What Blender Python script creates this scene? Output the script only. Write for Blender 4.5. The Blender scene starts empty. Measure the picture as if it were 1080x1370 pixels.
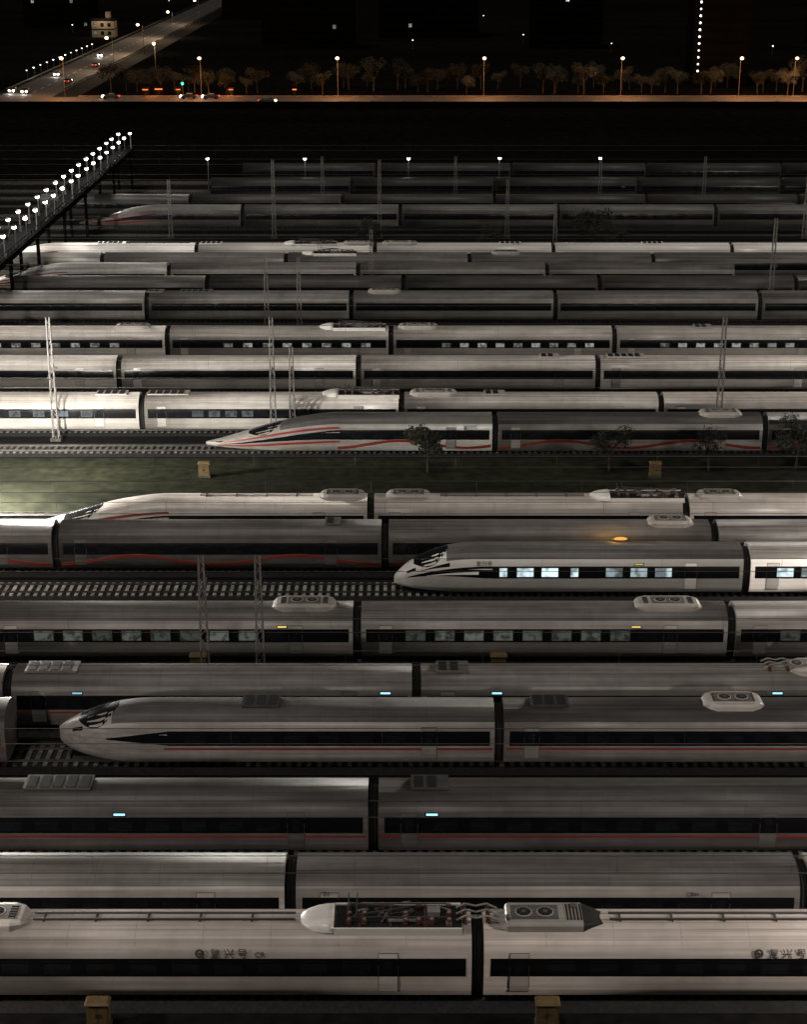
import bpy, math, random
from mathutils import Vector
random.seed(7)
S=bpy.context.scene
S.view_settings.view_transform='Standard'
S.view_settings.look='None'
S.view_settings.exposure=0
COL=S.collection

# ------------------------------------------------------------ materials
def newmat(name):
    m=bpy.data.materials.new(name); m.use_nodes=True
    nt=m.node_tree; b=nt.nodes['Principled BSDF']
    return m,nt,b
def paint(name,c,rough=.4,dirt=.35,scale=.6,stretch=(1,1,4),metal=0,seams=0,bump=0.0,spec=.4,c2=None,fine=0,streak=0):
    m,nt,b=newmat(name); N=nt.nodes; L=nt.links
    tc=N.new('ShaderNodeTexCoord'); mp=N.new('ShaderNodeMapping')
    mp.inputs['Scale'].default_value=stretch
    oi=N.new('ShaderNodeObjectInfo')
    vm=N.new('ShaderNodeVectorMath'); vm.operation='ADD'
    sc=N.new('ShaderNodeMath'); sc.operation='MULTIPLY'; sc.inputs[1].default_value=37
    L.new(oi.outputs['Random'],sc.inputs[0])
    L.new(tc.outputs['Object'],vm.inputs[0]); L.new(sc.outputs[0],vm.inputs[1])
    L.new(vm.outputs[0],mp.inputs['Vector'])
    n=N.new('ShaderNodeTexNoise'); n.inputs['Scale'].default_value=scale; n.inputs['Detail'].default_value=6
    n.inputs['Roughness'].default_value=.65
    L.new(mp.outputs[0],n.inputs['Vector'])
    r=N.new('ShaderNodeValToRGB')
    r.color_ramp.elements[0].position=.3; r.color_ramp.elements[1].position=.68
    d=c2 if c2 else tuple(x*(1-dirt)*k for x,k in zip(c,(1,.96,.9)))
    r.color_ramp.elements[0].color=(*d,1); r.color_ramp.elements[1].color=(*c,1)
    L.new(n.outputs[0],r.inputs[0])
    out=r.outputs[0]
    def scale_by(out,fac):
        mx=N.new('ShaderNodeVectorMath'); mx.operation='SCALE'
        L.new(out,mx.inputs[0]); L.new(fac,mx.inputs['Scale']); return mx.outputs[0]
    def rng(sock,a,b_,lo,hi):
        mr=N.new('ShaderNodeMapRange'); mr.inputs[1].default_value=a; mr.inputs[2].default_value=b_
        mr.inputs[3].default_value=lo; mr.inputs[4].default_value=hi; L.new(sock,mr.inputs[0]); return mr.outputs[0]
    if fine:
        n2=N.new('ShaderNodeTexNoise'); n2.inputs['Scale'].default_value=fine; n2.inputs['Detail'].default_value=3
        L.new(tc.outputs['Object'],n2.inputs['Vector'])
        out=scale_by(out,rng(n2.outputs[0],.3,.7,.45,1.5))
    if streak:
        m2=N.new('ShaderNodeMapping'); m2.inputs['Scale'].default_value=(1.3,1.2,.35); L.new(vm.outputs[0],m2.inputs['Vector'])
        n3=N.new('ShaderNodeTexNoise'); n3.inputs['Scale'].default_value=1.0; n3.inputs['Detail'].default_value=4; L.new(m2.outputs[0],n3.inputs['Vector'])
        out=scale_by(out,rng(n3.outputs[0],.3,.62,1-streak*.5,1.03))
        m3=N.new('ShaderNodeMapping'); m3.inputs['Scale'].default_value=(.08,5,5); L.new(vm.outputs[0],m3.inputs['Vector'])
        n4=N.new('ShaderNodeTexNoise'); n4.inputs['Scale'].default_value=1.0; n4.inputs['Detail'].default_value=4; L.new(m3.outputs[0],n4.inputs['Vector'])
        out=scale_by(out,rng(n4.outputs[0],.32,.68,1-streak*1.3,1.10))
        out=scale_by(out,rng(oi.outputs['Random'],0,1,.78,1.14))  # random tone per object, stands for lighting differences between cars
    if seams:
        sx=N.new('ShaderNodeSeparateXYZ'); L.new(tc.outputs['Object'],sx.inputs[0])
        def line(sock,period,width):
            a=N.new('ShaderNodeMath'); a.operation='DIVIDE'; a.inputs[1].default_value=period; L.new(sock,a.inputs[0])
            f=N.new('ShaderNodeMath'); f.operation='FRACT'; L.new(a.outputs[0],f.inputs[0])
            g=N.new('ShaderNodeMath'); g.operation='LESS_THAN'; g.inputs[1].default_value=width/period; L.new(f.outputs[0],g.inputs[0])
            return g.outputs[0]
        a=line(sx.outputs[0],seams,.05); bb=line(sx.outputs[1],.42,.05)
        s1=N.new('ShaderNodeMath'); s1.operation='MAXIMUM'; L.new(a,s1.inputs[0]); L.new(bb,s1.inputs[1])
        out=scale_by(out,rng(s1.outputs[0],0,1,1,.78))
    L.new(out,b.inputs['Base Color'])
    b.inputs['Roughness'].default_value=rough; b.inputs['Metallic'].default_value=metal
    b.inputs['Specular IOR Level'].default_value=spec
    if bump:
        bp=N.new('ShaderNodeBump'); bp.inputs['Strength'].default_value=bump; bp.inputs['Distance'].default_value=.05
        L.new(n.outputs[0],bp.inputs['Height']); L.new(bp.outputs[0],b.inputs['Normal'])
    return m
def emis(name,c,s,vary=True,noise=0):
    m,nt,b=newmat(name); N=nt.nodes; L=nt.links
    b.inputs['Base Color'].default_value=(.02,.02,.02,1); b.inputs['Roughness'].default_value=.2
    b.inputs['Emission Color'].default_value=(*c,1)
    if vary or noise:
        oi=N.new('ShaderNodeObjectInfo'); mr=N.new('ShaderNodeMapRange')
        mr.inputs[3].default_value=s*.35; mr.inputs[4].default_value=s*1.25
        L.new(oi.outputs['Random'],mr.inputs[0]); o=mr.outputs[0]
        if noise:
            tc=N.new('ShaderNodeTexCoord'); n=N.new('ShaderNodeTexNoise'); n.inputs['Scale'].default_value=noise
            vm=N.new('ShaderNodeVectorMath'); vm.operation='ADD'
            k=N.new('ShaderNodeMath'); k.operation='MULTIPLY'; k.inputs[1].default_value=51; L.new(oi.outputs['Random'],k.inputs[0])
            L.new(tc.outputs['Object'],vm.inputs[0]); L.new(k.outputs[0],vm.inputs[1]); L.new(vm.outputs[0],n.inputs['Vector'])
            m2=N.new('ShaderNodeMapRange'); m2.inputs[1].default_value=.38; m2.inputs[2].default_value=.55
            m2.inputs[3].default_value=.25; m2.inputs[4].default_value=1; L.new(n.outputs[0],m2.inputs[0])
            mu=N.new('ShaderNodeMath'); mu.operation='MULTIPLY'; L.new(o,mu.inputs[0]); L.new(m2.outputs[0],mu.inputs[1]); o=mu.outputs[0]
        L.new(o,b.inputs['Emission Strength'])
    else: b.inputs['Emission Strength'].default_value=s
    return m
M={}
M['white']=paint('white_train_paint',(.58,.555,.525),.34,.25,.25,(1,1,3),streak=.20)
M['warm']=paint('warm_white_train_paint',(.74,.685,.645),.38,.22,.25,(1,1,3),streak=.14)
M['roofwarm']=paint('warm_dusty_roof',(.74,.675,.635),.5,.3,.22,(.5,2.5,1),seams=3.1,streak=.20)
M['bright']=paint('bright_white_train_paint',(.90,.89,.87),.3,.06,.3,streak=.05)
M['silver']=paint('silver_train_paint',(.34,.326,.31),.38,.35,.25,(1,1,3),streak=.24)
M['dull']=paint('dimmed_train_paint',(.155,.147,.14),.45,.4,.25,(1,1,3),streak=.25)  # train paint darkened to stand for weak light on dim rows
M['far']=paint('dimmed_far_train_paint',(.06,.057,.055),.55,.4,.25,(1,1,3),streak=.25)  # darkened copy, night dimness of the last rows put into the paint
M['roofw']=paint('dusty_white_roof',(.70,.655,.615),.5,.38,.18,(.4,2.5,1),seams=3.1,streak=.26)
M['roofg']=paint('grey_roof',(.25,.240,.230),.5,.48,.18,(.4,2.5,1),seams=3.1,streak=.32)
M['roofd']=paint('dimmed_grey_roof',(.105,.101,.097),.5,.48,.18,(.4,2.5,1),seams=3.1,streak=.32)  # grey roof darkened, weak light on dim rows put into its colour
M['black']=paint('black_gloss_band',(.007,.007,.009),.22,.3,.8)
M['glass']=paint('dark_window_glass',(.012,.014,.017),.12,.5,.8)
M['skirt']=paint('grimy_skirt',(.05,.047,.044),.6,.5,.8,streak=.3)
M['under']=paint('underframe_black',(.010,.010,.010),.7,.3,1)
M['red']=paint('dark_red_stripe',(.27,.030,.028),.4,.3,.6)
M['gold']=paint('bronze_stripe',(.22,.13,.08),.4,.3,.6)
M['seal']=paint('door_seal',(.07,.066,.06),.6,.3,.8)
M['mark']=paint('faded_lettering',(.08,.076,.072),.6,.3,.8)
M['insul']=paint('brown_insulator',(.12,.045,.035),.35,.3,2)
M['steel']=paint('galvanised_steel',(.22,.21,.20),.5,.4,2)
M['dsteel']=paint('dark_steel',(.07,.066,.062),.6,.4,2)
M['deck']=paint('bridge_dark_steel',(.004,.004,.004),.9,.4,2,spec=.02)
M['rail']=paint('worn_rail',(.14,.13,.12),.35,.4,1,metal=.6)
M['conc']=paint('concrete',(.06,.057,.053),.85,.5,1.2,fine=3)
M['sleep']=paint('concrete_sleeper',(.13,.125,.118),.85,.5,1.2,fine=2)
M['sleeplit']=paint('lightened_concrete_sleeper',(.34,.33,.31),.85,.3,1.2,fine=2)  # sleeper concrete lightened to stand for local light on one track
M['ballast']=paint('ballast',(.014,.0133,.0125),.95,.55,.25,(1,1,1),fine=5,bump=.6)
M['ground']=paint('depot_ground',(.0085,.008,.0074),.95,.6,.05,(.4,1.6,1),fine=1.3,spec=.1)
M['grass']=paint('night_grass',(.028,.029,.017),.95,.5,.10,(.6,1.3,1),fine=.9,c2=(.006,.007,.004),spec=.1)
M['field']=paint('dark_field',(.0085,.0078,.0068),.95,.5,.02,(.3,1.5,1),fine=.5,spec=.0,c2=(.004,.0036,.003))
M['asph']=paint('asphalt',(.07,.063,.057),.8,.3,.1,(1,1,1),fine=2)
M['pave']=paint('pavement',(.13,.11,.095),.85,.3,.2,(1,1,1),fine=2)
M['line']=paint('road_line_paint',(.6,.58,.5),.7,.3,.5)
M['yellow']=paint('weathered_yellow',(.17,.115,.05),.6,.5,1.5)
M['bark']=paint('bark',(.05,.04,.03),.9,.4,3)
M['leaf']=paint('leaf_olive',(.038,.04,.024),.8,.5,.8,c2=(.016,.019,.012))
M['leafd']=paint('leaf_dark',(.018,.021,.014),.85,.5,.8,c2=(.009,.010,.007))
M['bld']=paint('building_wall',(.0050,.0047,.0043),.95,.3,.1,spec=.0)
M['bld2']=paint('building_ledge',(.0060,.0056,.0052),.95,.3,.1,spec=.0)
M['pale']=paint('pale_wall',(.11,.10,.09),.9,.3,.1)
M['tyre']=paint('tyre_rubber',(.02,.02,.02),.8,.2,2)
M['lit']=emis('lit_window_cool',(.74,.92,.97),1.0,True,1.1)
M['litm']=emis('lit_window_warm',(.88,.88,.84),.30,True,2.2)
M['litb']=emis('lit_window_bluegrey',(.60,.75,.90),.26,True,2.2)
M['litd']=emis('lit_window_dim',(.75,.85,.72),.10,True,2.4)
M['cyan']=emis('display_cyan',(.35,.78,1),1.5,True)
M['amber']=emis('display_amber',(1,.78,.2),1.0,True)
M['beacon']=emis('beacon_orange',(1,.42,.07),1.1,False)
M['lampw']=emis('lamp_white',(1,.97,.90),16,True)
M['lampo']=emis('lamp_sodium',(1,.66,.36),9,True)
M['lampb']=emis('lamp_small_white',(1,.97,.9),4,True)
M['green']=emis('signal_green',(.05,1,.45),3,False)
M['orange']=emis('sign_orange',(1,.22,.04),1.3,True)
M['tail']=emis('tail_red',(1,.05,.02),2,False)

# ------------------------------------------------------------ mesh builder
class MB:
    def __init__(s): s.v=[];s.f=[];s.m=[]
    def face(s,idx,m=0): s.f.append(idx); s.m.append(m)
    def box(s,c,d,m=0,rz=0):
        x,y,z=c; a,b,h=d[0]/2,d[1]/2,d[2]/2; n=len(s.v)
        cr,sr=math.cos(rz),math.sin(rz)
        for dz in(-h,h):
            for dx,dy in((-a,-b),(a,-b),(a,b),(-a,b)):
                s.v.append((x+dx*cr-dy*sr,y+dx*sr+dy*cr,z+dz))
        for q in((0,3,2,1),(4,5,6,7),(0,1,5,4),(1,2,6,5),(2,3,7,6),(3,0,4,7)): s.face([n+i for i in q],m)
    def frus(s,c,d,top,m=0):
        x,y,z=c; n=len(s.v)
        for k,dz in((0,0),(1,d[2])):
            a,b=(d[0]/2,d[1]/2) if k==0 else (d[0]/2-top,d[1]/2-top*.7)
            for dx,dy in((-a,-b),(a,-b),(a,b),(-a,b)): s.v.append((x+dx,y+dy,z+dz))
        for q in((0,3,2,1),(4,5,6,7),(0,1,5,4),(1,2,6,5),(2,3,7,6),(3,0,4,7)): s.face([n+i for i in q],m)
    def cyl(s,p0,p1,r0,r1=None,n=8,m=0,cap=True):
        if r1 is None:r1=r0
        p0=Vector(p0);p1=Vector(p1);d=(p1-p0).normalized()
        a=d.orthogonal().normalized(); b=d.cross(a); k=len(s.v)
        for p,r in((p0,r0),(p1,r1)):
            for i in range(n):
                t=2*math.pi*i/n; q=p+a*(r*math.cos(t))+b*(r*math.sin(t)); s.v.append(tuple(q))
        for i in range(n):
            j=(i+1)%n; s.face([k+i,k+j,k+n+j,k+n+i],m)
        if cap:
            s.face([k+i for i in range(n)][::-1],m); s.face([k+n+i for i in range(n)],m)
    def beam(s,p0,p1,w,m=0): s.cyl(p0,p1,w*.7,n=4,m=m)
    def sph(s,c,r,m=0,nu=10,nv=6,sc=(1,1,1)):
        k=len(s.v)
        for i in range(nv+1):
            ph=math.pi*i/nv
            for j in range(nu):
                t=2*math.pi*j/nu
                s.v.append((c[0]+r*sc[0]*math.sin(ph)*math.cos(t),c[1]+r*sc[1]*math.sin(ph)*math.sin(t),c[2]+r*sc[2]*math.cos(ph)))
        for i in range(nv):
            for j in range(nu):
                s.face([k+i*nu+j,k+(i+1)*nu+j,k+(i+1)*nu+(j+1)%nu,k+i*nu+(j+1)%nu],m)
    def mesh(s,name,mats,smooth=False):
        me=bpy.data.meshes.new(name); me.from_pydata(s.v,[],s.f)
        for q in mats: me.materials.append(M[q] if isinstance(q,str) else q)
        me.polygons.foreach_set('material_index',s.m)
        if smooth: me.polygons.foreach_set('use_smooth',[True]*len(s.f))
        me.update()
        return me
def obj(name,me,parent=None,loc=(0,0,0),rz=0,**kw):
    o=bpy.data.objects.new(name,me); COL.objects.link(o)
    if parent: o.parent=parent
    o.location=loc
    if rz: o.rotation_euler=(0,0,rz)
    for k,v in kw.items(): o[k]=v
    return o

# ------------------------------------------------------------ train geometry
HP=[(1.25,.30),(1.50,.40),(1.59,.8),(1.625,1.3),(1.63,1.7),(1.61,2.2),(1.55,2.6),(1.43,2.95),(1.18,3.25),(.80,3.47),(.40,3.57),(0,3.60)]
PR=[(-y,z) for y,z in HP]+[(y,z) for y,z in HP[-2::-1]]
NV=len(PR)-1; HALF=len(HP)-1
def prof(v):
    v=max(0,min(NV,v)); i=min(int(v),NV-1); t=v-i
    return (PR[i][0]*(1-t)+PR[i+1][0]*t, PR[i][1]*(1-t)+PR[i+1][1]*t)
def vz(z):
    for i in range(HALF):
        if HP[i][1]<=z<=HP[i+1][1]: return i+(z-HP[i][1])/(HP[i+1][1]-HP[i][1])
    return HALF
NOSE={None:None,'short':(6.6,1.0,.62,1.15,.5),'long':(12.0,.85,.95,.9,.66),'mid':(6.0,1.95,.7,1.0,.5)}
def surf(nose,x,v):
    y,z=prof(v)
    if nose:
        N,zt,pt,pa,pw=NOSE[nose]
        if x<N:
            t=max(0,x/N); 
            if nose=='long':
                s=(t*.62+.38*math.sin(math.pi/2*t))
                s=s*s*(3-2*s)*.45+s*.55
            else:
                s=math.sin(math.pi/2*t)**pt
                s=s*s*(3-2*s)*.35+s*.65
            w=max(.04,(1-(1-t)**2.4)**pw)
            zb=.30+(.28 if nose!='mid' else .9)*(1-t)**3
            zt2=zt+(3.6-zt)*s
            y*=w; z=zb+(z-.3)/3.3*(zt2-zb)
    return Vector((x,y,z))
def snorm(nose,x,v):
    e=.02
    a=surf(nose,x+e,v)-surf(nose,x-e,v); b=surf(nose,x,v+e)-surf(nose,x,v-e)
    n=a.cross(b)
    if n.length<1e-9: return Vector((-1,0,0))
    n.normalize()
    return n
_s=snorm(None,5,3)
SG=1 if _s.y<0 else -1
def patch(mb,nose,xs,lo,hi,nv=3,off=.008,m=0,both=False):
    for side in ((0,1) if both else (0,)):
        k=len(mb.v)
        for x in xs:
            a=lo(x) if callable(lo) else lo; b=hi(x) if callable(hi) else hi
            for j in range(nv+1):
                v=a+(b-a)*j/nv
                if side: v=NV-v
                p=surf(nose,x,v)+snorm(nose,x,v)*SG*off
                mb.v.append(tuple(p))
        for i in range(len(xs)-1):
            for j in range(nv):
                q=[k+i*(nv+1)+j,k+(i+1)*(nv+1)+j,k+(i+1)*(nv+1)+j+1,k+i*(nv+1)+j+1]
                mb.face(q if not side else q[::-1],m)
def lin(a,b,n): return [a+(b-a)*i/n for i in range(n+1)]
_c={}
def body_mesh(nose,body,roof,L):
    key=('b',nose,body,roof,L)
    if key in _c: return _c[key]
    mb=MB()
    xs=[0,.06,.16,.3,.5,.75]+lin(1.1,NOSE[nose][0],22)+[L-.28] if nose else lin(.28,L-.28,3)
    if nose: xs=sorted(set(xs))
    n=NV+1
    for x in xs:
        for v in range(n): mb.v.append(tuple(surf(nose,x,v)))
    vr=vz(2.95)
    for i in range(len(xs)-1):
        for v in range(NV):
            mid=min(v+.5,NV-v-.5)
            m=1 if mid>vr and (not nose or xs[i]>NOSE[nose][0]*.55) else (2 if mid<1 else 0)
            a=i*n+v
            mb.face([a,a+n,a+n+1,a+1],m)
        mb.face([i*n,i*n+NV,(i+1)*n+NV,(i+1)*n],2)
    mb.face(list(range(n))[::-1],0); k=(len(xs)-1)*n; mb.face([k+i for i in range(n)],0)
    me=mb.mesh('train_car_body',[body,roof,'skirt'],True)
    for p in me.polygons:
        if len(p.vertices)>4: p.use_smooth=False
    _c[key]=me; return me
DOORX=(1.9,20.9)
def band_mesh(nose,style,L):
    key=('w',nose,style,L)
    if key in _c: return _c[key]
    mb=MB(); z0,z1=1.50,2.42
    st=NOSE[nose][0]+.6 if nose else .6
    patch(mb,nose,lin(st,L-.55,4),vz(z0),vz(z1),4,.008,0)
    x=(st+1.0) if nose else 3.2
    while x<L-5.3:
        patch(mb,nose,lin(x,x+1.25,1),vz(1.62),vz(2.3),2,.013,1); x+=1.95
    me=mb.mesh('window_band',['black','glass'],True); _c[key]=me; return me
def door_mesh(body):
    if ('door',body) in _c: return _c['door',body]
    mb=MB()
    patch(mb,None,[-.46,.46],vz(.62),vz(2.67),6,.010,1)
    patch(mb,None,[-.43,.43],vz(.65),vz(1.495),3,.018,0)
    patch(mb,None,[-.43,.43],vz(1.505),vz(2.415),3,.018,2)
    patch(mb,None,[-.43,.43],vz(2.425),vz(2.64),2,.018,0)
    patch(mb,None,[-.2,.2],vz(1.6),vz(2.3),3,.024,3)
    me=mb.mesh('door',[body,'seal','black','glass'],True); _c['door',body]=me; return me
def stripe_mesh(kind,nose,L):
    key=('s',kind,nose,L)
    if key in _c: return _c[key]
    mb=MB(); x0=.4 if not nose else (NOSE[nose][0]+.4 if nose!='short' else 1.2)
    if kind=='wave':
        xs=lin(x0,L-.4,48)
        def f(o): return lambda x: vz(1.0+o+.36*math.sin((x-3)*2*math.pi/12.2))
        patch(mb,nose,xs,f(-.08),f(.14),1,.012,0); patch(mb,nose,xs,f(.14),f(.20),1,.012,1)
        mats=['red','gold']
    elif kind=='redline':
        patch(mb,nose,lin(x0,L-.4,24),vz(1.24),vz(1.36),1,.012,0); mats=['red']
    me=mb.mesh('body_stripe',mats,True); _c[key]=me; return me
def gang_mesh():
    if 'g' in _c: return _c['g']
    mb=MB()
    for x in lin(-.3,.3,6):
        k=len(mb.v); sc=.86 if round((x+.3)/.1)%2 else .9
        for v in range(NV+1):
            y,z=prof(v); mb.v.append((x,y*sc,.35+(z-.3)*sc))
        if x>-.29:
            for v in range(NV): mb.face([k-NV-1+v,k+v,k+v+1,k-NV+v],0)
    me=mb.mesh('gangway',['under']); _c['g']=me; return me
def bogie_mesh():
    if 'bo' in _c: return _c['bo']
    mb=MB()
    for s in(-1,1):
        mb.box((0,s*1.0,.5),(3.2,.16,.22))
        for dx in(-1.25,1.25):
            mb.cyl((dx,s*.68,.60),(dx,s*.82,.60),.43,n=16); mb.box((dx,s*1.0,.55),(.4,.22,.3))
    mb.box((0,0,.62),(.6,1.9,.2))
    for dx in(-1.25,1.25): mb.cyl((dx,-.7,.6),(dx,.7,.6),.09)
    me=mb.mesh('bogie',['dsteel']); _c['bo']=me; return me
def pod_mesh(L=4.2,dark=False):
    key=('p',L,dark)
    if key in _c: return _c[key]
    mb=MB(); big=dark
    if big:   # angular housing, fans to one end, dark chamfered other end
        xs=[0,.08,.2]+[L-.95,L-.5,L]; hs=[.18,.27,.31,.31,.2,.03]; ws=[.86,.92,.94,.94,.72,.50]
    else:
        xs=[0,.12,.3,.75]+[L-.75,L-.3,L-.12,L]; hs=[.02,.16,.27,.33,.33,.27,.16,.02]; ws=[.48,.62,.78,.94,.94,.78,.62,.48]
    rows=[]
    for x,h,w in zip(xs,hs,ws):
        k=len(mb.v)
        for y,z in((-w,-.25),(-w,h*.55),(-w*.9,h*.9),(-w*.7,h),(w*.7,h),(w*.9,h*.9),(w,h*.55),(w,-.25)): mb.v.append((x,y,3.53+z))
        rows.append(k)
    for ri,(a,b) in enumerate(zip(rows,rows[1:])):
        for j in range(7): mb.face([a+j,b+j,b+j+1,a+j+1],1 if (big and ri>=3) else 0)
    mb.face([rows[0]+j for j in range(8)][::-1],0); mb.face([rows[-1]+j for j in range(8)],0)
    cx=1.35 if big else L/2; top=3.845 if big else 3.865
    mb.box((cx,0,top+.005),(2.2,1.15,.03),2)
    for dx in(-.5,.5):
        mb.cyl((cx+dx,0,top+.02),(cx+dx,0,top+.05),.40,n=20,m=0); mb.cyl((cx+dx,0,top+.05),(cx+dx,0,top+.06),.34,n=20,m=1)
        mb.cyl((cx+dx,0,top+.06),(cx+dx,0,top+.075),.1,n=10,m=2)
        for a in range(4):
            t=a*math.pi/4; mb.beam((cx+dx-.34*math.cos(t),-.34*math.sin(t),top+.07),(cx+dx+.34*math.cos(t),.34*math.sin(t),top+.07),.012,2)
    if big:
        for k in range(5): mb.box((2.85+k*.16,0,top+.01),(.07,1.3,.03),1)
        mb.box((.1,-.5,3.9),(.16,.3,.12),2); mb.box((L-1.3,.5,top+.03),(.3,.3,.08),2)
    elif L>3.4:
        for xx in(.75,L-.75):
            mb.box((xx,0,3.865),(.35,1.1,.02),1)
            for k in range(6): mb.box((xx,-.5+k*.2,3.88),(.35,.05,.02),2)
    me=mb.mesh('air_conditioning_unit',['white','under','roofg']); _c[key]=me; return me
def fairing_mesh(L=7.6):
    if 'f' in _c: return _c['f']
    mb=MB()
    n=14; ring=[]
    for i,t in enumerate([0,.12,.3,.55,.8,1.0]):
        x=1.7*t; r=(1-(1-t)**2)**.5; w=1.08*max(r,.1); h=.52*max(r,.05); k=len(mb.v)
        for j in range(n+1):
            a=math.pi*j/n; mb.v.append((x,-w*math.cos(a),3.42+h*math.sin(a)**.7))
        ring.append(k)
    for a,b in zip(ring,ring[1:]):
        for j in range(n): mb.face([a+j,a+j+1,b+j+1,b+j],0)
    mb.face([ring[-1]+j for j in range(n+1)],0)
    for s in(-1,1):
        mb.frus(((1.7+L)/2,s*1.02,3.3),(L-1.7,.14,.36),.02,0)
    mb.box(((1.75+L)/2,0,3.585),(L-1.8,1.84,.06),1)
    for x in(2.9,4.3,5.9,7.0): mb.box((x,0,3.64),(.1,1.8,.06),2)
    me=mb.mesh('pantograph_fairing',['bright','under','insul','dsteel']); 
    for p in me.polygons:
        if p.index<70: p.use_smooth=True
    _c['f']=me; return me
def panto_mesh():
    if 'pa' in _c: return _c['pa']
    mb=MB(); rd=random.Random(5)
    for x in(2.4,3.1,3.9,5.0,5.6,6.2,7.0):
        for y in(-.65,-.1,.6):
            if rd.random()<.25: continue
            for k in range(4): mb.cyl((x,y,3.62+k*.07),(x,y,3.67+k*.07),.13 if k%2 else .09,n=8,m=1)
            mb.box((x,y,3.92),(.16,.16,.04),2)
    for y in(-.55,.55):
        mb.beam((2.4,y,3.95),(6.9,y,3.95),.05)
    mb.beam((2.6,-.5,4.0),(5.2,0,4.15),.06); mb.beam((2.6,.5,4.0),(5.2,0,4.15),.06)
    mb.beam((5.2,0,4.15),(2.5,0,4.28),.06)
    for x in(2.35,2.75): mb.beam((x,-.9,4.3),(x,.9,4.3),.05)
    mb.cyl((4.2,-.5,3.75),(5.6,-.5,3.75),.12,m=2); mb.box((6.3,.2,3.75),(.6,.5,.25),2)
    for k in range(14):
        x=rd.uniform(3,7.2); y=rd.uniform(-.8,.8); mb.box((x,y,3.68),(rd.uniform(.1,.5),rd.uniform(.08,.3),rd.uniform(.06,.22)),rd.choice([0,1,2,0]),rd.uniform(0,.3))
    for k in range(6):
        x=rd.uniform(2.6,6.4); mb.beam((x,rd.uniform(-.8,.8),3.75),(x+rd.uniform(.3,1),rd.uniform(-.8,.8),3.95),.03,2)
    me=mb.mesh('pantograph',['dsteel','insul','silver']); _c['pa']=me; return me
def cable_mesh():
    if 'cb' in _c: return _c['cb']
    mb=MB()
    pts=[(-.9,0,3.75),(-.5,0,3.98),(0,0,3.86),(.5,0,3.98),(1.0,0,3.72)]
    for a,b in zip(pts,pts[1:]): mb.cyl(a,b,.05,n=6,m=0)
    for x in(-.55,.55):
        for k in range(4): mb.cyl((x,0,3.6+k*.08),(x,0,3.66+k*.08),.12 if k%2 else .08,n=8,m=1)
    me=mb.mesh('jumper_cable',['silver','insul']); _c['cb']=me; return me
def conduit_mesh(a,b):
    key=('c',a,b)
    if key in _c: return _c[key]
    mb=MB()
    for y in(-.28,.22):
        mb.cyl((a,y,3.68),(b,y,3.68),.05,n=6,m=0)
    x=a+.5
    while x<b:
        mb.box((x,-.03,3.62),(.08,.7,.1),0); x+=2.4
    me=mb.mesh('roof_conduit',['seal']); _c[key]=me; return me
def win_mesh(w,mat,z0=1.63,z1=2.29):
    key=('win',w,mat,z0)
    if key in _c: return _c[key]
    mb=MB(); patch(mb,None,[-w/2-.05,w/2+.05],vz(z0-.05),vz(z1+.05),2,.016,1,False)
    patch(mb,None,lin(-w/2,w/2,2),vz(z0),vz(z1),3,.021,0,False)
    me=mb.mesh('window',[mat,'seal'],True); _c[key]=me; return me
def disp_mesh(mat):
    key=('disp',mat)
    if key in _c: return _c[key]
    mb=MB(); patch(mb,None,[-.36,.36],vz(2.47),vz(2.66),1,.014,1,False); patch(mb,None,[-.30,.30],vz(2.52),vz(2.62),1,.02,0,False)
    me=mb.mesh('destination_display',[mat,'black'],True); _c[key]=me; return me
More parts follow.
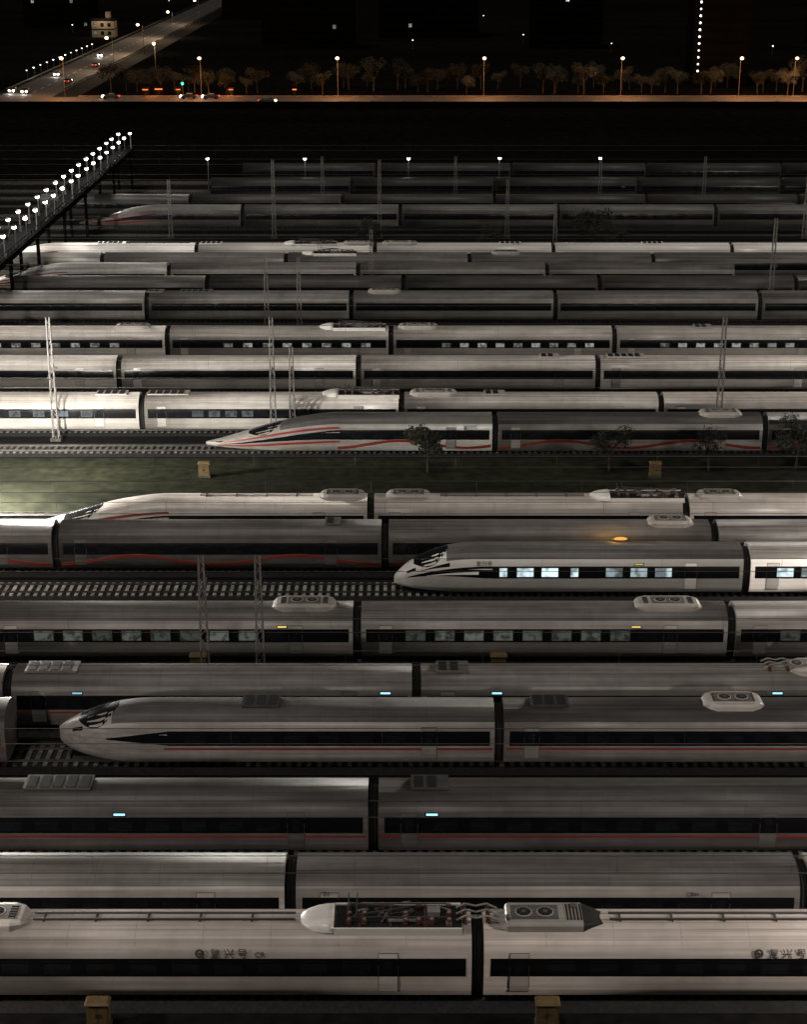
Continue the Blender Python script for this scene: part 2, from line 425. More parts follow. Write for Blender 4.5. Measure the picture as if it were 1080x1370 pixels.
def nose_parts(car,nose,paintkind):
    N=NOSE[nose][0]
    mb=MB(); a,b=(N*.22,N*.60) if nose!='long' else (N*.34,N*.60)
    def lo(x):
        t=(x-a)/(b-a); return HALF-4.6*(math.sin(math.pi*min(1,t*.85+.12)))**.7
    patch(mb,nose,lin(a,b,12),lo,lambda x:2*HALF-lo(x),10,.012,0)
    obj('windshield',mb.mesh('windshield',['black'],True),car)
    mb=MB()
    if paintkind=='black':
        def f(z0,z1,p=1.0): return lambda x: vz(z0+(z1-z0)*max(0,min(1,(x-1.0)/(N-1.0)))**p)
        xs=lin(1.0,N+.62,20)
        patch(mb,nose,xs,f(2.0,1.52),f(2.12,2.42,.6),2,.010,0)
        patch(mb,nose,lin(2.4,N-.4,14),lambda x: vz(1.86-.08*(x-2.4)/4),lambda x: vz(1.93+.1*(x-2.4)/4),1,.016,1)
        patch(mb,nose,lin(1.6,N*.62,10),lambda x:vz(2.5),lambda x:vz(2.5+.4*(x-1.6)/3.2 if x<4.8 else 2.9),2,.010,0)
        mats=['black','bright']
    elif paintkind=='red':
        xs=lin(1.2,N+.62,24)
        def g(z0,z1): return lambda x: vz(z0+(z1-z0)*max(0,min(1,(x-1.2)/(N-.6))))
        patch(mb,nose,xs,g(1.75,1.52),g(1.85,2.42),2,.010,0)
        patch(mb,nose,xs,g(.95,1.24),g(1.35,1.40),1,.012,1)
        patch(mb,nose,xs,g(2.3,2.55),g(2.65,2.70),1,.012,1)
        mats=['black','red']
    else:
        xs=lin(N*.5,N+.62,12)
        patch(mb,nose,xs,lambda x:vz(1.9-.38*(x-N*.5)/(N*.5+.6)),lambda x:vz(2.0+.4*(x-N*.5)/(N*.5+.6)),2,.010,0); mats=['black']
    obj('nose_stripe',mb.mesh('nose_stripe',mats,True),car)
    for s in(0,1):
        mb=MB(); 
        for x in (.95,1.25,1.6):
            for v in (6.3,7.2):
                v2=v if not s else NV-v
                mb.v.append(tuple(surf(nose,x,v2)+snorm(nose,x,v2)*SG*.02))
        for i in range(2):
            q=[i*2,i*2+2,i*2+3,i*2+1]; mb.face(q if not s else q[::-1],0)
        obj('headlight',mb.mesh('headlight',['glass'],True),car)
    mb=MB(); mb.frus((N*.22+.6,0,.12),(N*.4,1.5,.2),.12,0)
    obj('snow_plough',mb.mesh('snow_plough',['under']),car)

def text_mesh(t,size,mat):
    cu=bpy.data.curves.new('t','FONT'); cu.body=t; cu.size=size; cu.extrude=.004
    o=bpy.data.objects.new('t',cu); COL.objects.link(o)
    bpy.context.view_layer.update()
    dg=bpy.context.evaluated_depsgraph_get()
    me=bpy.data.meshes.new_from_object(o.evaluated_get(dg)); me.name='lettering'
    bpy.data.objects.remove(o); me.materials.clear(); me.materials.append(M[mat])
    return me
def emblem_mesh():
    mb=MB(); n=20
    for i in range(n):
        t=2*math.pi*i/n
        for r in(.12,.22): mb.v.append((r*math.cos(t),r*math.sin(t),.006))
    for i in range(n):
        j=(i+1)%n; mb.face([2*i,2*i+1,2*j+1,2*j])
    mb.box((0,0,.006),(.26,.07,.004))
    return mb.mesh('emblem',['mark'])

GRP='trains stabled on parallel depot tracks'
def train(Y,X0,ncars,label,body='white',roof='roofg',nose=None,stripe=None,first=25.0,extras={},bands=True,doors=True,dz=0):
    T=obj('high_speed_train',None,None,(X0,Y,.17+dz),label=label,category='train',group=GRP)
    x=0; cars=[]
    for i in range(ncars):
        L=first if (i==0 and nose) else 25.0; nz=nose if i==0 else None
        c=obj('train_car',body_mesh(nz,body,roof,L),T,(x,0,0)); cars.append(c)
        if bands: obj('window_band',band_mesh(nz,0,L),c)
        if stripe: obj('body_stripe',stripe_mesh(stripe,nz,L),c)
        if doors:
            for dx in ((L-4.1,) if nz else DOORX):
                obj('door',door_mesh(body),c,(dx,0,0))
        if i<ncars-1: obj('gangway',gang_mesh(),c,(L,0,0))
        for bx in ((N0(nz)+.2 if nz else 3.7),L-3.7): obj('bogie',bogie_mesh(),c,(bx,0,-.17))
        if nz: nose_parts(c,nz,{'short':'black','long':'red','mid':'plain'}[nose])
        x+=L
    for i,lst in extras.items():
        for e in lst:
            c=cars[i]
            if e[0]=='pod': obj('air_conditioning_unit',pod_mesh(e[2] if len(e)>2 else 4.2),c,(e[1],0,0))
            elif e[0]=='bigpod': obj('air_conditioning_unit',pod_mesh(e[2],True),c,(e[1],0,0))
            elif e[0]=='panto':
                obj('pantograph_fairing',fairing_mesh(),c,(e[1],0,0)); obj('pantograph',panto_mesh(),c,(e[1],0,0))
            elif e[0]=='cable':
                for yy in(-.5,0,.5): obj('jumper_cable',cable_mesh(),c,(e[1],yy,0))
            elif e[0]=='beacon':
                mb=MB(); mb.box((0,.9,3.52),(1.3,.3,.1),0); mb.sph((0,.9,3.64),.16,1,sc=(3.2,1,.8)); obj('warning_light',mb.mesh('warning_light',['dsteel','beacon']),c,(e[1],0,0))
            elif e[0]=='conduit': obj('roof_conduit',conduit_mesh(e[1],e[2]),c)
            elif e[0]=='win':
                for wx in e[1]: obj('window',win_mesh(e[2],e[3],*(e[4:6] if len(e)>4 else ())),c,(wx,0,0))
            elif e[0]=='disp': obj('destination_display',disp_mesh(e[2]),c,(e[1],0,0))
            elif e[0] in('text','emblem'):
                me=text_mesh(e[2],e[3],e[4] if len(e)>4 else 'mark') if e[0]=='text' else emblem_mesh()
                o=obj('lettering' if e[0]=='text' else 'emblem',me,c,(e[1],-1.598,2.50) if e[0]=='text' else (e[1],-1.575,2.68)); o.rotation_euler=(math.radians(80),0,0)
            elif e[0]=='hatch':
                mb=MB(); mb.box((0,0,3.62),(e[2],1.5,.12),0)
                for k in range(int(e[2]/.7)): mb.box((-e[2]/2+.4+k*.7,0,3.69),(.5,1.2,.03),1)
                obj('roof_hatch',mb.mesh('roof_hatch',[roof,'under']),c,(e[1],0,0))
    return T
def N0(n): return NOSE[n][0]
W=lambda a,b,step: [a+i*step for i in range(int((b-a)/step)+1)]
def FX(x0,s='复兴号',size=.50,gap=.62):
    return [('text',x0+i*gap,ch,size) for i,ch in enumerate(s)]

train(66.2,-46.6,4,'dusty warm white train with pantograph well on its roof',body='warm',roof='roofwarm',
  extras={0:[('conduit',5.4,24.5),('pod',.7)],
          1:[('pod',.3,4.0),('conduit',4.5,16.6),('panto',16.7),('cable',24.95),('emblem',12.3)]+FX(12.75)+[('text',14.8,'CR',.36)],
          2:[('bigpod',1.3,4.5),('conduit',6.1,24.5),('emblem',12.8)]+FX(13.25),3:[('pod',.5)]})
train(71.2,-55.5,5,'grey roofed white train with plain roof',body='white',roof='roofg',
  extras={2:[('text',1.6,'01',.35),('text',19.2,'CRH',.3)],3:[('text',1.6,'02',.35),('text',19.2,'CRH',.3)]})
train(78.8,-51.6,5,'dim train with darkened dusty roof and small blue displays',body='dull',roof='roofd',stripe='redline',
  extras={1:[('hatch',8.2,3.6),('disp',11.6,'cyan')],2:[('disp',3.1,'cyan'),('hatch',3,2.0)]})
train(88.6,-20.4,3,'dim train with blunt pale rounded nose',body='silver',roof='roofd',nose='mid',stripe='redline',first=26,
  extras={0:[('hatch',12,2.2)],1:[('hatch',3,2.2),('pod',12,3.6)]})
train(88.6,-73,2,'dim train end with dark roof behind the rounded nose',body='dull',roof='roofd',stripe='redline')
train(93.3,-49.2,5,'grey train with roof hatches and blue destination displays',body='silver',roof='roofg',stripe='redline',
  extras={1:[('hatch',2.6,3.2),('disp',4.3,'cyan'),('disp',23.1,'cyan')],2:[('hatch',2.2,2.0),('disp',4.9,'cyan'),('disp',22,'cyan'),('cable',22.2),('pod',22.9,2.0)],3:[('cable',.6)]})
train(103.3,-53.1,4,'white train with dimly lit windows and roof air conditioners',body='white',roof='roofg',
  extras={0:[('win',W(8,20,1.95),1.25,'litd')],
          1:[('pod',19.3,4.3),('win',W(4.1,19,1.95),1.25,'litd'),('disp',20,'amber')],
          2:[('pod',18.6,4.5),('win',W(3.9,19,1.95),1.25,'litd'),('disp',18.6,'amber')],3:[('pod',18.6,4.5),('win',W(3.9,19,1.95),1.25,'litd')]})
train(114.6,-.7,2,'bright white train with black nose swoosh and lit windows',body='bright',roof='roofg',nose='short',first=25.8,
  extras={0:[('win',[8.0,13.2],.55,'lit'),('win',[9.6,11.4,16.1,17.9,19.7],1.2,'lit'),('disp',17.9,'amber'),('text',6.0,'复兴号',.40),('beacon',16.8)],
          1:[('win',[2.8,4.6,8.4,10.2],1.2,'lit')]})
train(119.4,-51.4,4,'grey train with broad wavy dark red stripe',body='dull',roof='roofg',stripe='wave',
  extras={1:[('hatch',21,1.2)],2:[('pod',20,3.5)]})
train(125.5,-31.2,3,'white train with long nose and roof equipment',body='white',roof='roofw',nose='long',stripe='redline',first=28.6,
  extras={0:[('conduit',15,24),('pod',24.5,3.7)],1:[('pod',1.2,3.6),('conduit',5.5,17),('panto',17.3)],2:[('pod',1,3.6)]})
train(149.0,-18.5,3,'long nosed train with red and black stripes',body='silver',roof='roofd',nose='long',stripe='wave',first=27.0,dz=-.12,
  extras={0:[('text',24,'复兴号',.45)],1:[('pod',19,4)]})
train(155.5,-50.2,4,'white train with pantograph well and lit windows',body='white',roof='roofw',
  extras={0:[('win',W(10.5,20,2.3),1.0,'litb',1.7,2.2),('hatch',22,3)],1:[('hatch',2.5,4),('win',[5.4,7.0,8.6,10.2],1.0,'litb',1.7,2.2),('panto',17.2)],2:[('pod',.8,4.6),('hatch',9,2)]})
train(169.8,-54.7,5,'cream white train with dark window band',body='white',roof='roofw',extras={0:[('hatch',9,3)],2:[('hatch',20,2)],3:[('hatch',3,4)]})
train(183.0,-51.4,5,'white train with a row of lit windows',body='white',roof='roofw',
  extras={0:[('win',W(5.9,21,2.2),1.0,'litm',1.6,2.05),('pod',19,4)],1:[('win',W(6.8,23,2.2),1.0,'litm',1.6,2.05),('panto',16.8)],
          2:[('win',W(6.2,23.4,2.0),.95,'litm',1.6,2.05),('pod',.8,4.5)],3:[('win',W(5.6,21,2.0),.95,'litm',1.6,2.05),('hatch',10,2)]})
train(201.5,-56.4,5,'grey train with dull dark roof',body='silver',roof='roofg',doors=False,extras={1:[('hatch',6,4),('hatch',1,2)],2:[('pod',2,4)]})
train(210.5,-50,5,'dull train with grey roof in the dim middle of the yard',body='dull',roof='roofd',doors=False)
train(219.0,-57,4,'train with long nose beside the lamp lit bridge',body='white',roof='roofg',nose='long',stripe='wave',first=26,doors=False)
train(226.0,-66,5,'grey train squeezed between two brighter trains',body='silver',roof='roofg',doors=False,extras={2:[('panto',2)],3:[('pod',3,4)]})
train(233,-61,5,'brightly lit white train with long nose and pantograph equipment',body='bright',roof='bright',nose='long',stripe='wave',first=32,doors=False,  # roof takes the bright paint to stand for strong yard light
  extras={0:[('hatch',20,4),('conduit',22,31)],1:[('hatch',2,3),('panto',12),('pod',20.5,4)],2:[('pod',1,5),('hatch',19,3)],3:[('hatch',14,3)]})
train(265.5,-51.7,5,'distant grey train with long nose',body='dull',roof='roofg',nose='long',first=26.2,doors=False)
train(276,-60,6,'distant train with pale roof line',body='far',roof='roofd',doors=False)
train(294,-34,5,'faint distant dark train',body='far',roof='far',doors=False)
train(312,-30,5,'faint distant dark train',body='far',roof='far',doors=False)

# ------------------------------------------------------------ tracks
def track(Y,x0,x1):
    mb=MB(); L=x1-x0; xm=(x0+x1)/2
    n=len(mb.v)
    for x in(x0,x1):
        for y,z in((-2.1,.006),(-1.5,.11),(1.5,.11),(2.1,.006)): mb.v.append((x,y,z))
    for q in((0,4,5,1),(1,5,6,2),(2,6,7,3),(0,1,2,3),(4,7,6,5)): mb.face([n+i for i in q],0)
    t=obj('railway_track',mb.mesh('track_bed',['ballast']),None,(0,Y,0),label='straight railway track on dark ballast with concrete sleepers',category='railway track',group='parallel depot tracks')
    for s in(-1,1):
        mb=MB(); mb.box((xm,s*.75,.245),(L,.07,.13)); mb.box((xm,s*.75,.195),(L,.15,.03)); 
        obj('rail',mb.mesh('rail',['rail']),t)
    mb=MB(); x=x0
    while x<x1: mb.box((x,0,.14),(.26,2.5,.09)); x+=.6
    obj('sleepers',mb.mesh('sleepers',['sleeplit' if Y==114.6 else 'sleep']),t,kind='stuff')
TY=[66.2,71.2,78.8,88.6,93.3,103.3,114.6,119.4,125.5,149.0,155.5,169.8,183.0,201.5,210.5,219,226,233,265.5,276,294,312]
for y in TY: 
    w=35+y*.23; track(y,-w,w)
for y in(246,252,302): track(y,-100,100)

def sheet(name,x0,x1,y0,y1,z,mat,**kw):
    mb=MB()
    mb.v=[(x0,y0,z),(x1,y0,z),(x1,y1,z),(x0,y1,z)]; mb.face([0,1,2,3])
    return obj(name,mb.mesh(name,[mat]),None,kind='structure',**kw)
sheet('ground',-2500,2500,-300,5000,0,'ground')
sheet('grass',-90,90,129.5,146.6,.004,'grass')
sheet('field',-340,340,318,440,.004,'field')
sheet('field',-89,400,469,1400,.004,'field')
sheet('field',-600,-114,469,1400,.004,'field')
for y,wd in((60.9,1.6),(98.2,1.2),(109.2,1.4),(131,1.0),(162,1.3),(176.5,1.3),(192,1.2),(259,1.2),(286,1.4)):
    mb=MB(); mb.box((0,0,.06),(200,wd*.6,.12),0)
    mb.box((0,-wd*.3-.1,.09),(200,.12,.18),0); mb.box((0,wd*.3+.1,.09),(200,.12,.18),0)
    obj('path',mb.mesh('path',['conc']),None,(0,y,0),kind='structure')

# ------------------------------------------------------------ masts & wires
def mast_mesh(h,w=.55):
    mb=MB(); tp=.55
    def cor(z):
        k=w/2*(1-(1-tp)*z/h); return [(-k,-k,z),(k,-k,z),(k,k,z),(-k,k,z)]
    for i in range(4): mb.beam(cor(0)[i],cor(h)[i],.075)
    z=0; n=0
    while z<h-.3:
        z2=min(h,z+.7); a,b=cor(z),cor(z2)
        for i in range(4):
            j=(i+1)%4
            if n%2: mb.beam(a[i],b[j],.035)
            else: mb.beam(a[j],b[i],.035)
        z=z2; n+=1
    mb.box((0,0,.15),(1,1,.3),1)
    return mb.mesh('lattice_mast',['steel','conc'])
MM={h:mast_mesh(h) for h in(8,9,12)}
def arm_mesh():
    mb=MB()
    for s in(-1,1):
        mb.beam((0,0,7.2),(0,s*2.6,6.5),.035); mb.beam((0,0,6.2),(0,s*2.6,6.45),.035); mb.cyl((0,s*.3,6.9),(0,s*.6,6.95),.08,m=1)
    return mb.mesh('cantilever_arm',['steel','insul'])
AM=arm_mesh()
for X,Y,h in((-12.9,98.6,9),(-9.3,98.6,9),(-12.4,152.3,12),(-10.6,152.6,9),(-33.2,152.2,12),(30,152.2,12),(-16.4,196,9),(-12.5,196,9),(46,205.5,12),
             (-20,257,12),(-3.7,257,12),(-4.2,214.6,9),(62,257,12),(22,241,8),(34,290,8),(52,290,8),(16,257,9),(-36,257,9),(9,290,8),(-14,290,8)):
    m=obj('catenary_mast',MM[h],None,(X,Y,0),label='tall thin galvanised lattice catenary mast between tracks',category='mast',group='catenary masts in the yard')
    obj('cantilever_arm',AM,m)
for y in TY:
    mb=MB(); w=35+y*.23
    mb.cyl((-w,0,6.1),(w,0,6.1),.022,n=4); mb.cyl((-w,0,7.0),(w,0,7.0),.022,n=4)
    x=-w+4
    while x<w: mb.cyl((x,0,6.1),(x,0,7.0),.01,n=3,cap=False); x+=8
    obj('overhead_wire',mb.mesh('overhead_wire',['dsteel']),None,(0,y,0),label='thin overhead contact wire above a depot track',category='overhead wire',group='overhead wires above the tracks')

def cabinet(X,Y):
    mb=MB(); mb.box((0,0,.1),(1.1,.7,.2),1); mb.box((0,0,.75),(1.0,.55,1.1),0); mb.frus((0,0,1.3),(1.14,.7,.12),.12,0)
    c=obj('equipment_cabinet',mb.mesh('cabinet',['yellow','conc']),None,(X,Y,0),label='small weathered yellow trackside equipment cabinet',category='equipment cabinet',group='yellow trackside cabinets')
    for s in(-.23,.23):
        mb=MB(); mb.box((s,-.285,.75),(.42,.02,.9)); mb.box((s*.3,-.305,.75),(.03,.03,.2),1)
        obj('door',mb.mesh('cabinet_door',['yellow','under']),c)
for p in((-13.8,63.2),(6.5,63.2),(-13.6,100.4),(6.3,100.4),(-17.8,141.2),(22.5,141.2)): cabinet(*p)

# ------------------------------------------------------------ trees
def tree_meshes(seed,h,cr,leaf,n=900):
    rnd=random.Random(seed); mb=MB(); th=h*.42
    mb.cyl((0,0,0),(.1,0,th),.16*h/6,.09*h/6,n=8,m=0,cap=False)
    cl=[]
    for i in range(11):
        a=rnd.uniform(0,6.28); r=cr*rnd.uniform(.2,.85); z=th+ (h-th)*rnd.uniform(.1,.85)
        c=(r*math.cos(a),r*math.sin(a),z); cl.append((c,cr*rnd.uniform(.28,.5)))
        mb.cyl((.1,0,th*rnd.uniform(.7,1)),c,.05*h/6,.015,n=5,m=0,cap=False)
    tm=mb.mesh('trunk',['bark'])
    mb=MB()
    for i in range(n):
        c,r=rnd.choice(cl)
        d=Vector((rnd.gauss(0,1),rnd.gauss(0,1),rnd.gauss(0,.75))).normalized()*r*rnd.uniform(.45,1.08)
        p=Vector(c)+d; s=rnd.uniform(.09,.2)*h/6
        u=Vector((rnd.gauss(0,1),rnd.gauss(0,1),rnd.gauss(0,1))).normalized(); w=u.orthogonal().normalized()
        k=len(mb.v)
        for q in(p-u*s,p+w*s*.6,p+u*s,p-w*s*.6): mb.v.append(tuple(q))
        mb.face([k,k+1,k+2,k+3],0 if rnd.random()<.6 else 1)
    return tm,mb.mesh('crown',[leaf,'leafd'])
TM=[tree_meshes(i,h,cr,l,n) for i,(h,cr,l,n) in enumerate(((4.6,1.9,'leaf',2200),(4.0,1.6,'leafd',1800),(7.5,2.9,'leaf',1200),(6.2,3.0,'leaf',1800),(9.0,3.4,'leafd',1200)))]
def tree(X,Y,k,label,group,s=1):
    e=obj('tree',TM[k][0],None,(X,Y,0),random.uniform(0,6.28),label=label,category='tree',group=group); e.scale=(s,s,s*random.uniform(.9,1.1))
    obj('crown',TM[k][1],e)
for X,Y,k in((2.2,142.5,0),(18.6,143,0),(27.6,143,1),(35.6,143.5,0),(-5,246.5,0),(13,243,0),(28,243,3),(31.5,243,0)):
    tree(X,Y,k,'small dark leafy tree in the grass strip between tracks','small trees between the tracks')
rr=random.Random(3)
for i in range(64):
    X=-88+i*3.3+rr.uniform(-1.6,1.6)
    if -114<X<-84 or rr.random()<.15: continue
    tree(X,rr.choice([476,480,486,492,473,478]) +rr.uniform(-2.5,2.5),rr.choice([2,3,4,2]),'dark roadside tree faintly lit by street lamps','trees along the road',rr.uniform(.6,1.15))

# ------------------------------------------------------------ roads
sheet('road',-400,400,446,466,.008,'asph')
sheet('road',-111,-96,466,1400,.012,'asph')
for y in(444.6,467.4):
    mb=MB(); 
    for a,b in (((-400,400),) if y<460 else ((-400,-114),(-89,400))): mb.box(((a+b)/2,0,.07),(b-a,2.4,.14))
    obj('pavement',mb.mesh('pavement',['pave']),None,(0,y,0),kind='structure')
mb=MB(); x=-200
while x<200: mb.box((x,456,.016),(4,.18,.004)); x+=9
y=480
while y<900: mb.box((-103.5,y,.02),(.2,5,.004)); y+=10
obj('road_marking',mb.mesh('road_marking',['line']),None,kind='structure')
for X in(-111.6,-95.4):
    mb=MB(); mb.box((0,0,.7),(.12,900,.35)); y=-450
    while y<450: mb.box((0,y,.4),(.15,.15,.8)); y+=6
    obj('guard_rail',mb.mesh('guard_rail',['dsteel']),None,(X,930,0),label='long steel guard rail beside the highway',category='guard rail',group='guard rails of the highway')
mb=MB(); mb.box((0,0,.8),(420,.25,1.6)); mb.box((0,0,1.66),(420,.4,.12))
x=-208
while x<210: mb.box((x,-.02,.9),(.45,.45,1.8)); x+=8
obj('perimeter_wall',mb.mesh('perimeter_wall',['deck']),None,(0,438,0),label='long low dark wall between the depot and the road',category='wall')

def lamp_meshes(h,arm,mat,r):
    mb=MB(); mb.cyl((0,0,0),(0,0,h),.11,.06,n=8); mb.cyl((0,0,0),(0,0,.5),.2,n=8)
    if arm: mb.cyl((0,0,h),(0,-arm,h+.25),.05,n=6)
    pole=mb.mesh('pole',['dsteel'])
    mb=MB(); mb.box((0,-arm-.1,h+.30),(.4,.9,.12),0); mb.sph((0,-arm-.1,h+.12),r,1,sc=(1,1.2,.8))
    return pole,mb.mesh('lamp_head',['dsteel',mat])
LR=lamp_meshes(10,1.6,'lampo',.50); LY=lamp_meshes(6,.4,'lampw',.30); LB=lamp_meshes(2.6,.3,'lampw',.30); LS=lamp_meshes(3,.2,'lampb',.26); LF=lamp_meshes(13,.8,'lampw',.5); LL=lamp_meshes(6.5,.8,'lampw',.5)
def lamp(k,X,Y,Z,label,group,kind='street_lamp',rz=0):
    e=obj(kind,k[0],None,(X,Y,Z),rz,label=label,category='lamp',group=group); obj('lamp_head',k[1],e); return e
def plight(X,Y,Z,en,c,r=.4):
    l=bpy.data.lights.new('lamp_light','POINT'); l.energy=en; l.color=c; l.shadow_soft_size=r
    o=bpy.data.objects.new('lamp_light',l); COL.objects.link(o); o.location=(X,Y,Z)
for X in(-93,-55.5,-18,22,59.6,92,107,130):
    lamp(LR,X,469,0,'tall street lamp with warm orange light beside the road','street lamps along the road')
    plight(X,463,8.8,9000,(1,.42,.15))
lamp(LR,-75.5,523,0,'tall street lamp with warm light beside the highway','street lamps along the road'); plight(-75.5,521,9.4,3500,(1,.62,.32))
for Y,en in((545,6000),(610,9000),(690,12000),(780,6000)):
    lamp(LR,-92,Y,0,'tall street lamp with warm light beside the highway','street lamps along the road',rz=-1.57); plight(-98,Y,9.4,en,(1,.70,.44))
for i in range(12): lamp(LS,-112.4+.1*i,512+i*9.5,0,'low white lamp beside the highway','small lamps along the highway')
for X in(-35,-17.6,.9,17.2,35.2):
    lamp(LY,X,301+(X%3)*.4,0,'slim white yard lamp beside distant tracks','yard lamps by the distant tracks'); plight(X,300.3,5.6,110,(1,.93,.85))

# footbridge with lamps
mb=MB(); BY0,BY1=188,306; BX=-50.3
mb.box((0,0,7.1),(2.8,BY1-BY0,.35),0)
for s in(-1,1):
    mb.box((s*1.35,0,7.6),(.1,BY1-BY0,.06),0); mb.box((s*1.35,0,8.15),(.1,BY1-BY0,.08),0); mb.box((s*1.25,0,6.75),(.25,BY1-BY0,.5),0)
    y=-(BY1-BY0)/2+.5
    while y<(BY1-BY0)/2: mb.box((s*1.35,y,7.7),(.07,.07,.9),0); y+=2
br=obj('footbridge',mb.mesh('footbridge_deck',['deck']),None,(BX,(BY0+BY1)/2,0),label='long dark steel footbridge crossing the tracks lined with bright lamps',category='bridge')
for y in(190,206.2,222.5,241,258,284.5,303.5):
    mb=MB()
    for s in(-1,1): mb.box((s*1.2,0,3.25),(.4,.4,6.5))
    mb.box((0,0,6.3),(3.0,.5,.4)); obj('bridge_pier',mb.mesh('bridge_pier',['deck']),br,(0,y-(BY0+BY1)/2,0))
rr=random.Random(8)
for i in range(19):
    y=191+i*6.3
    for s in(-1,1):
        yy=y+(1.2 if s>0 else 0)+rr.uniform(-.5,.5)
        lamp(LB,BX+s*1.0,yy,7.28,'bright white lamp on short pole on the footbridge','lamps lining the footbridge',rz=0)
for y in(196,222,248,274,300): plight(BX,y,11.4,2600,(1,.95,.88),1.0)

# unseen floodlight masts beyond the ends of the trains, several added to brighten rows
def flood(X,Y,en,c=(1,.92,.82),k=None,z=12.4):
    lamp(k or LF,X,Y,0,'tall unseen floodlight mast beside the stabled trains','yard floodlight masts','unseen_floodlight_mast'); plight(X,Y-1.0,z,en,c,.8)
flood(-36.6,134.5,75000,(1,.96,.87),k=LL,z=6.4); flood(-48,137,9000); flood(52,162.5,10000); flood(-60,176,12000); flood(40,109.5,12000,(1,.89,.80)); flood(-36,109.5,5000,(1,.89,.80))
flood(-33,60.8,13000,(1,.88,.79)); flood(32,60.8,14000,(1,.88,.79)); flood(-66,229.5,24000); flood(75,229.5,9000)  # first pair added out of view to brighten the front train

# ------------------------------------------------------------ road cars
def vehicle(X,Y,rz,mat,label,grp='cars on the highway'):
    mb=MB(); prof2=[(-2.2,.35),(-2.25,.75),(-2.0,.95),(-1.5,1.0),(-.9,1.42),(.6,1.45),(1.3,1.02),(2.1,.85),(2.25,.6),(2.2,.35)]
    rings=[]
    for y,sc in((-.88,.94),(-.8,1),(.8,1),(.88,.94)):
        k=len(mb.v)
        for x,z in prof2: mb.v.append((x*sc if abs(y)>.85 else x,y*(.85 if z>1.1 else 1),z))
        rings.append(k)
    n=len(prof2)
    for a,b in zip(rings,rings[1:]):
        for j in range(n): mb.face([a+j,a+(j+1)%n,b+(j+1)%n,b+j],1 if j in(3,5) else 0)
    mb.face([rings[0]+j for j in range(n)][::-1],0); mb.face([rings[-1]+j for j in range(n)],0)
    c=obj('car',mb.mesh('car_body',[mat,'glass']),None,(X,Y,.02),rz,label=label,category='car',group=grp)
    for dx in(-1.4,1.4):
        for s in(-1,1):
            mb=MB(); mb.cyl((dx,s*.7,.33),(dx,s*.92,.33),.33,n=14); obj('wheel',mb.mesh('wheel',['tyre']),c)
    for s in(-1,1):
        mb=MB(); mb.sph((2.2,s*.6,.68),.30,0); obj('headlight',mb.mesh('headlight',['lampw']),c)
        mb=MB(); mb.sph((-2.22,s*.6,.8),.18,0); obj('tail_light',mb.mesh('tail_light',['tail']),c)
D=-math.pi/2
for X,Y,m,l in((-105.2,476,'dull','grey car driving with bright headlights on'),(-109.2,478,'dull','grey car driving with bright headlights on'),(-106.5,528,'white','white car driving with bright headlights on'),(-105.5,600,'dull','grey car driving with bright headlights on')):
    vehicle(X,Y,D,m,l); plight(X,Y-4,.8,400,(1,.95,.85),.2)
for X,Y,l in((-99,505,'dark car with red tail lights driving away'),(-100.5,560,'dark car with red tail lights driving away')): vehicle(X,Y,-D,'dull',l)
for X,Y,rz in((-79,461,3.14),(-58,461.5,3.14),(-52,460.8,3.14),(-36,450,0)): vehicle(X,Y,rz,'dull','dark car with red tail lights on the lamp lit road','cars on the lamp lit road')

def kiosk(X,Y,w,label):
    mb=MB(); mb.box((0,0,1.1),(w,2.5,2.2)); mb.box((0,0,2.28),(w+.4,3,.14)); mb.box((0,-1.4,1.95),(w,.4,.08))
    k=obj('roadside_kiosk',mb.mesh('kiosk_wall',['bld2']),None,(X,Y,0),label=label,category='kiosk',group='kiosks by the road')
    mb=MB(); mb.box((0,-1.29,1.6),(w*.7,.06,.32)); obj('lit_sign',mb.mesh('lit_sign',['orange']),k)
    mb=MB(); mb.box((0,-1.28,.7),(.8,.05,1.3)); obj('door',mb.mesh('kiosk_door',['glass']),k)
for X,Y,w_ in((-71,471,2.2),(-67.5,472.4,3),(-62,471.2,1.8),(-47.5,471.2,1.8),(-30,471.4,1.6)):
    kiosk(X,Y,w_,'small roadside kiosk with glowing orange sign')
for X in(-69,-61,-47.5): plight(X,468,2.2,700,(1,.28,.06),.3)
mb=MB(); mb.cyl((0,0,0),(0,0,4.2),.08); t=obj('traffic_light',mb.mesh('pole',['dsteel']),None,(-60.3,466.8,0),label='traffic light showing green beside the road',category='traffic light')
mb=MB(); mb.box((0,0,3.8),(.5,.35,1.2)); obj('signal_housing',mb.mesh('signal_housing',['under']),t)
mb=MB(); mb.sph((0,-.25,3.5),.38); obj('signal_lamp',mb.mesh('signal_lamp',['green']),t)

def building(X,Y,w,d,h,label,lit=5,seed=0,st=3.2,wall='bld'):
    rnd=random.Random(seed); mb=MB()
    mb.box((0,0,h/2),(w,d,h),0)
    z=st
    while z<h: mb.box((0,0,z),(w+.5,d+.5,.25),1); z+=st
    mb.box((0,0,h+.4),(w+.3,d+.3,.8),1); mb.box((w*.2,0,h+2),(w*.2,d*.4,2.5),0)
    x=-w/2+1.5
    while x<w/2-1:
        z=st*.5
        while z<h-1:
            mb.box((x,-d/2-.03,z),(1.3,.05,1.5),1); z+=st
        x+=2.8
    b=obj('building',mb.mesh('building_wall',[wall,'bld2']),None,(X,Y,0),label=label,category='building',group='dark buildings beyond the road')
    for i in range(lit):
        mb=MB(); mb.box((0,0,0),(1.2,.04,1.4))
        nx=int((w-2.5)/2.8); nz=int(h/st)-1
        obj('window',mb.mesh('window',[rnd.choice(['litm','litm','lit'])]),b,(-w/2+1.5+2.8*rnd.randint(0,nx),-d/2-.09,st*.5+st*rnd.randint(0,nz)))
    return b
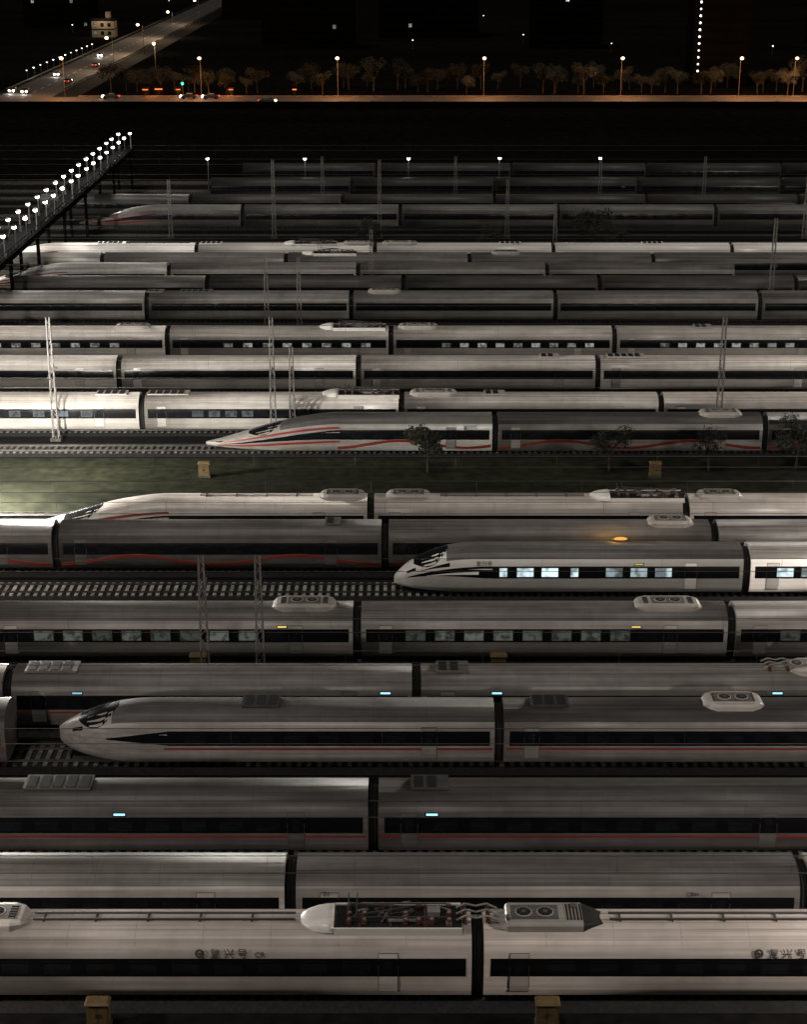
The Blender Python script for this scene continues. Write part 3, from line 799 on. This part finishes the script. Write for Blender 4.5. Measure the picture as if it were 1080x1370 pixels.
building(-150,760,30,14,17,'low dark building with a few lit windows',4,1)
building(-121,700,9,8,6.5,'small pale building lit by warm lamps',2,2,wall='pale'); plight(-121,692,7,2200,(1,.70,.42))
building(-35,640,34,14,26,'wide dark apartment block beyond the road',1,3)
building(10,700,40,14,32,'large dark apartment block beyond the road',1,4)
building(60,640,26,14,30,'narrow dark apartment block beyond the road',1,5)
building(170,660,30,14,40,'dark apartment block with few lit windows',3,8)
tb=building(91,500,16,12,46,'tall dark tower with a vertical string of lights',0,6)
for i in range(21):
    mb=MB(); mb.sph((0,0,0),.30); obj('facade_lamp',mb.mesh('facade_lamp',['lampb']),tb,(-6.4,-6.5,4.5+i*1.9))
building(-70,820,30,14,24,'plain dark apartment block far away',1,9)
rr=random.Random(12)
for i in range(22):
    lamp(LS,rr.uniform(-190,190),rr.uniform(600,1000),0,'small distant white lamp on a short post','distant small lamps')
plight(15.5,116.9,4.1,60,(1,.5,.1),.3)

# ------------------------------------------------------------ light & world
w=bpy.data.worlds.new('World'); S.world=w; w.use_nodes=True
nt=w.node_tree; bg=nt.nodes['Background']
sky=nt.nodes.new('ShaderNodeTexSky'); sky.sky_type='NISHITA'; sky.sun_disc=False
sky.sun_elevation=math.radians(3); sky.sun_rotation=math.radians(200)
mix=nt.nodes.new('ShaderNodeMix'); mix.data_type='RGBA'; mix.inputs[0].default_value=.93
nt.links.new(sky.outputs[0],mix.inputs[6]); mix.inputs[7].default_value=(.88,.83,.76,1)
nt.links.new(mix.outputs[2],bg.inputs['Color']); bg.inputs['Strength'].default_value=.022
sl=bpy.data.lights.new('Sun','SUN'); sl.energy=.80; sl.angle=math.radians(12); sl.color=(1,.93,.855)  # added sun lamp, stands for the yard's diffuse night lighting
so=bpy.data.objects.new('Sun',sl); COL.objects.link(so)
d=Vector((.25,.30,-.92)); so.rotation_euler=d.to_track_quat('-Z','Y').to_euler()

cam=bpy.data.cameras.new('Camera'); co=bpy.data.objects.new('Camera',cam); COL.objects.link(co)
cam.sensor_fit='VERTICAL'; cam.sensor_height=24; cam.lens=2230/1370*24
cam.clip_end=6000; cam.clip_start=.5
co.location=(0,0,47.5); co.rotation_euler=(math.radians(90-19.8),0,0)
S.camera=co
